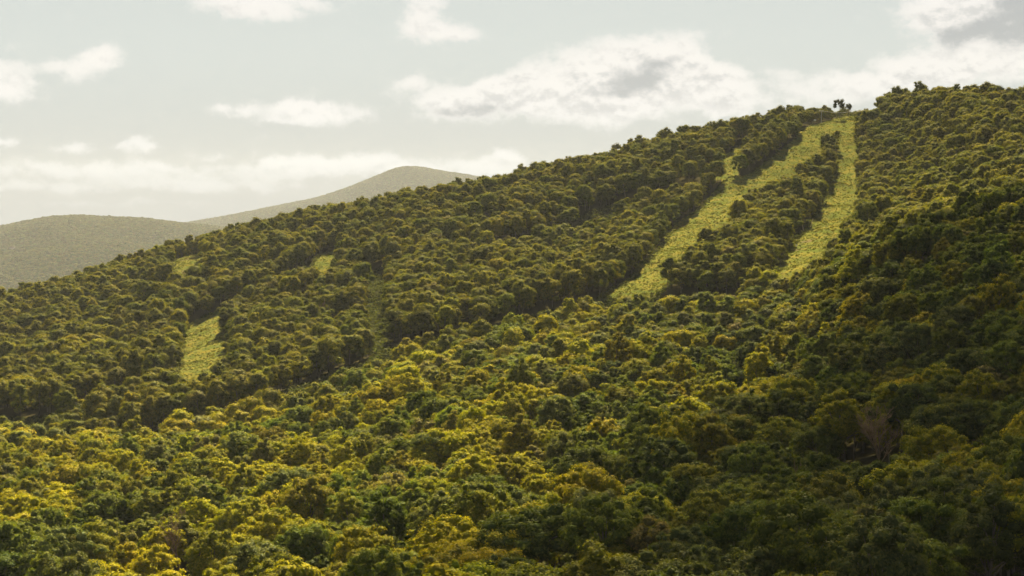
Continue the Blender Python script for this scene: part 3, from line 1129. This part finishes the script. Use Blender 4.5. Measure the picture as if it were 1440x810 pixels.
# ------------------------------------------------------------------ lone trees at the summit of the runs
for u, Yl, s, shp, lab in ((1181, 1660, 1.22, 3, 'taller of two lone dark trees against the sky above the ski runs'),
                           (1193, 1668, .9, 0, 'smaller round lone tree on the skyline right of the taller one')):
    x, y, z = foot(u, Yl)
    e = empty('skyline_tree', (x, y, z), 1.0)
    e.scale = (s * .9, s * .9, s * 1.1)
    tag(e, lab, 'tree', 'lone trees on the skyline')
    link('trunk', trunk_protos[shp], e)
    S = SHAPES[shp]
    me, c = crown_mesh('open_crown', dict(S, lobes=13, lr=1.45), 500, .42, 900 + shp)
    cr = link('crown', me, e)
    cr['tint'] = [.045, .045, .015, 1.0]


# ------------------------------------------------------------------ ski lift tower, poles and huts
def boxes(specs):
    V, Fc, b = [], [], 0
    for (cx, cy, cz, sx, sy, sz) in specs:
        a = np.array([[i, j, k] for i in (-1, 1) for j in (-1, 1) for k in (-1, 1)], float) * np.array([sx, sy, sz]) / 2 + np.array([cx, cy, cz])
        V.append(a)
        Fc.append(np.array([[0, 1, 3, 2], [4, 6, 7, 5], [0, 4, 5, 1], [2, 3, 7, 6], [0, 2, 6, 4], [1, 5, 7, 3]]) + b)
        b += 8
    return np.concatenate(V), np.concatenate(Fc)


M_STEEL = plain('galvanised_steel', (.42, .41, .38), .45, .6)
M_WOOD = plain('weathered_pole_wood', (.30, .22, .15), .9)
M_ROOF = plain('grey_sheet_roof', (.13, .12, .11), 1.0, 0, 0)
M_WALL = plain('brown_board_wall', (.16, .10, .07), .85)
M_WHITE = plain('white_paint', (.78, .75, .70), .6)
M_DARK = plain('dark_glass', (.03, .03, .035), .2, 0, .5)


def pole_with_arm(u, v, h, label):
    p = at(u, v)
    x, y = p
    z = float(height(x, y)[0])
    e = empty('lift_tower', (x, y, z), R(35))
    tag(e, label, 'lift tower')
    P_ = np.array([[0, 0, -.8], [0, 0, h * .5], [0, 0, h]])
    v_, f_ = tubes([(P_, np.array([.30, .25, .20]))], 10)
    link('mast', mesh_np('mast', v_, [f_], [M_STEEL], smooth=True), e)
    v_, f_ = boxes([(0, 0, h + .12, 5.0, .28, .24), (-1.3, 0, h - .5, .16, .16, 1.2), (1.3, 0, h - .5, .16, .16, 1.2)])
    link('crossarm', mesh_np('crossarm', v_, [f_], [M_STEEL]), e)
    for s in (-2.2, 2.2):
        th = np.linspace(0, 2 * np.pi, 13)
        ring = np.stack([np.full(13, s), .5 * np.cos(th), h - .35 + .5 * np.sin(th)], 1)
        v_, f_ = tubes([(ring, np.full(13, .09))], 5)
        link('sheave', mesh_np('sheave', v_, [f_], [M_STEEL]), e)
    return x, y, z + h, e


tx, ty, tz, _ = pole_with_arm(1155, 173, 10.5, 'steel ski lift tower with crossarm at the tree line near the run top')
# hauling cable, from the tower up to the summit hut
bx_, by_ = at(1214, 157)
bz_ = float(height(bx_, by_)[0])
q = np.linspace(0, 1, 14)[:, None]
A_, B_ = np.array([tx + 1.8, ty + 1.2, tz]), np.array([bx_ - 5, by_, bz_ + 5.5])
cab = A_ + (B_ - A_) * q - np.array([0, 0, 2.2]) * (4 * q * (1 - q))
v_, f_ = tubes([(cab, np.full(14, .09))], 5)
tag(link('lift_cable', mesh_np('lift_cable', v_, [f_], [M_STEEL], smooth=True)), 'pale lift cable sagging from the tower towards the summit hut', 'cable')


def hut(name, loc, rz, L, W, H, rise, label, wall, roof, door=True):
    e = empty(name, loc, rz)
    tag(e, label, 'building')
    v_, f_ = boxes([(0, 0, H / 2 - .5, L, W, H + 1)])
    gv = np.array([[-L / 2, -W / 2, H], [-L / 2, W / 2, H], [-L / 2, 0, H + rise], [L / 2, -W / 2, H], [L / 2, W / 2, H], [L / 2, 0, H + rise]], float)
    v_ = np.concatenate([v_, gv])
    me = mesh_np('wall', v_, [f_, np.array([[8, 10, 9], [11, 12, 13]])], [wall])
    link('wall', me, e)
    o = .5
    rv = []
    for t0 in (0, .18):
        rv += [[-L / 2 - o, -W / 2 - o, H - .1 + t0], [L / 2 + o, -W / 2 - o, H - .1 + t0], [L / 2 + o, 0, H + rise + .12 + t0], [-L / 2 - o, 0, H + rise + .12 + t0],
               [-L / 2 - o, W / 2 + o, H - .1 + t0], [L / 2 + o, W / 2 + o, H - .1 + t0]]
    rf = [[0, 1, 2, 3], [3, 2, 5, 4], [6, 9, 8, 7], [9, 10, 11, 8], [0, 6, 7, 1], [4, 5, 11, 10], [0, 3, 9, 6], [3, 4, 10, 9], [1, 7, 8, 2], [2, 8, 11, 5]]
    link('roof', mesh_np('roof', np.array(rv), [np.array(rf)], [roof]), e)
    for wx in (-L * .28, L * .28):
        v_, f_ = boxes([(wx, -W / 2 - .03, H * .58, 1.2, .1, 1.0)])
        wd = link('window', mesh_np('window', v_, [f_], [M_WHITE]), e)
        v_, f_ = boxes([(wx, -W / 2 - .06, H * .58, 1.0, .1, .8)])
        link('pane', mesh_np('pane', v_, [f_], [M_DARK]), wd)
    if door:
        v_, f_ = boxes([(0, -W / 2 - .04, 1.0, 1.0, .12, 2.05)])
        link('door', mesh_np('door', v_, [f_], [M_DARK]), e)
    return e


hut('summit_hut', (bx_, by_, bz_ - .2), R(-12), 11.0, 5.0, 2.9, 1.5, 'low building with a pale grey roof on the skyline saddle right of the lone trees', M_WALL, M_ROOF)
hx, hy = (17 - CU) / F_PX * 8300, 8300.0  # far left
hz = float(height(hx, hy)[0])
hut('farmhouse', (hx, hy, hz + 10), R(8), 24.0, 12.0, 7.0, 3.5, 'tiny pale building among the trees of the hazy hill at far left', plain('beige_wall', (.30, .26, .20)), plain('brown_roof', (.10, .08, .06), 1.0, 0, 0))

# leaning dead trunks in the shade left of the straight run, and a short marker pole
for u, v, h, lean, lab in ((1130, 324, 8.0, (-.20, 0.1), 'leaning pale dead trunk at the shaded wood edge, left one of two'),
                           (1139, 321, 6.5, (.30, 0.05), 'leaning pale dead trunk in the shade of the straight run, right one of two')):
    x, y = at(u, v)
    z = float(height(x, y)[0])
    P_ = np.array([[lean[0] * t * h + .12 * math.sin(3 * t), lean[1] * t * h, t * h - .4] for t in np.linspace(0, 1, 6)])
    e = empty('dead_trunk', (x, y, z))
    tag(e, lab, 'dead tree', 'leaning dead trunks beside the straight run')
    v_, f_ = tubes([(P_, np.linspace(.24, .10, 6))], 6)
    link('trunk', mesh_np('dead_stem', v_, [f_], [M_BIRCH], smooth=True), e)
    v_, f_ = tubes([(np.array([P_[4], P_[4] + [.5, .1, .9]]), np.array([.08, .03]))], 4)
    link('branch_stub', mesh_np('branch_stub', v_, [f_], [M_BIRCH]), e)


def marker(u, v, h, label, w=.14, head=None):
    x, y = at(u, v)
    z = float(height(x, y)[0])
    e = empty('marker_post', (x, y, z))
    tag(e, label, 'post')
    P_ = np.array([[0, 0, -.4], [0, 0, h]])
    v_, f_ = tubes([(P_, np.array([w, w]))], 8)
    link('post', mesh_np('post', v_, [f_], [M_WOOD]), e)
    v_, f_ = boxes([(0, -.16, h - .35, head[0], .08, head[1])])
    link('board', mesh_np('board', v_, [f_], [M_WHITE]), e)


marker(1120, 349, 1.9, 'small post with white board at the shaded left side of the straight run', .09, (1.0, .8))
marker(1146, 176, 4.5, 'post with pale board at the dark wood edge near the top of the wide run', .12, (2.0, 1.0))
marker(1195, 161, 4.5, 'post with white board where the two ski runs meet at the top', .12, (1.8, 1.1))

# ------------------------------------------------------------------ air
hz_v, hz_f = boxes([(0, 0, (520 - 350) / 2, 31600, 31600, 870)])
hm, HN = new_mat('hazy_air')
vol = HN.n('ShaderNodeVolumePrincipled')
vol.inputs['Color'].default_value = HAZE_COLOR
vol.inputs['Density'].default_value = HAZE_DENSITY
vol.inputs['Anisotropy'].default_value = 0.0
ho = HN.n('ShaderNodeOutputMaterial')
HN.t.links.new(vol.outputs[0], ho.inputs['Volume'])
hb = link('haze', mesh_np('haze', hz_v, [hz_f], [hm]))
tag(hb, 'thin warm haze between the camera and the far hills', None, None, 'stuff')

# ------------------------------------------------------------------ a cumulus over the near slope, out of the picture, whose shade lies on the lower right
def cumulus():
    m, N = new_mat('cloud_vapour')
    v = N.n('ShaderNodeVolumePrincipled')
    v.inputs['Color'].default_value = (.98, .98, .98, 1)
    v.inputs['Density'].default_value = .0125
    o = N.n('ShaderNodeOutputMaterial')
    N.t.links.new(v.outputs[0], o.inputs['Volume'])
    alt = 1100.0
    bm = bmesh.new()
    r_ = random.Random(4)
    for (u, Y, rad) in CLOUD_SHADE:
        x = (u - CU) / F_PX * Y
        k = (alt + 60) / sv.z
        c = Vector((x, Y, -50)) + sv * k
        mt = Matrix.Translation(c) @ Matrix.Diagonal((1, 1 , .55, 1))
        bmesh.ops.create_icosphere(bm, subdivisions=3, radius=rad, matrix=mt)
    me = bpy.data.meshes.new('cumulus_cloud')
    bm.to_mesh(me)
    bm.free()
    me.materials.append(m)
    o_ = link('cumulus_cloud', me)
    md = o_.modifiers.new('merge', 'REMESH')
    md.mode = 'VOXEL'
    md.voxel_size = 7.0
    tx_ = bpy.data.textures.new('cloud_billows', 'CLOUDS')
    tx_.noise_scale = 45
    dm = o_.modifiers.new('billow', 'DISPLACE')
    dm.texture = tx_
    dm.texture_coords = 'GLOBAL'
    dm.strength = 45
    tag(o_, 'cumulus cloud high over the near slope that shades its lower right side', 'cloud')


# ground points (photograph column, distance) under the cloud, and the radius of each billow
CLOUD_SHADE = [(1150, 330, 60), (1400, 420, 70), (1300, 260, 60), (1500, 300, 70), (1330, 540, 55), (1440, 640, 50), (1180, 480, 45), (1000, 260, 40), (860, 250, 30), (1500, 190, 60), (1250, 180, 50), (740, 300, 42), (640, 345, 30), (1010, 430, 38), (1400, 700, 36), (1240, 660, 34)]
cumulus()
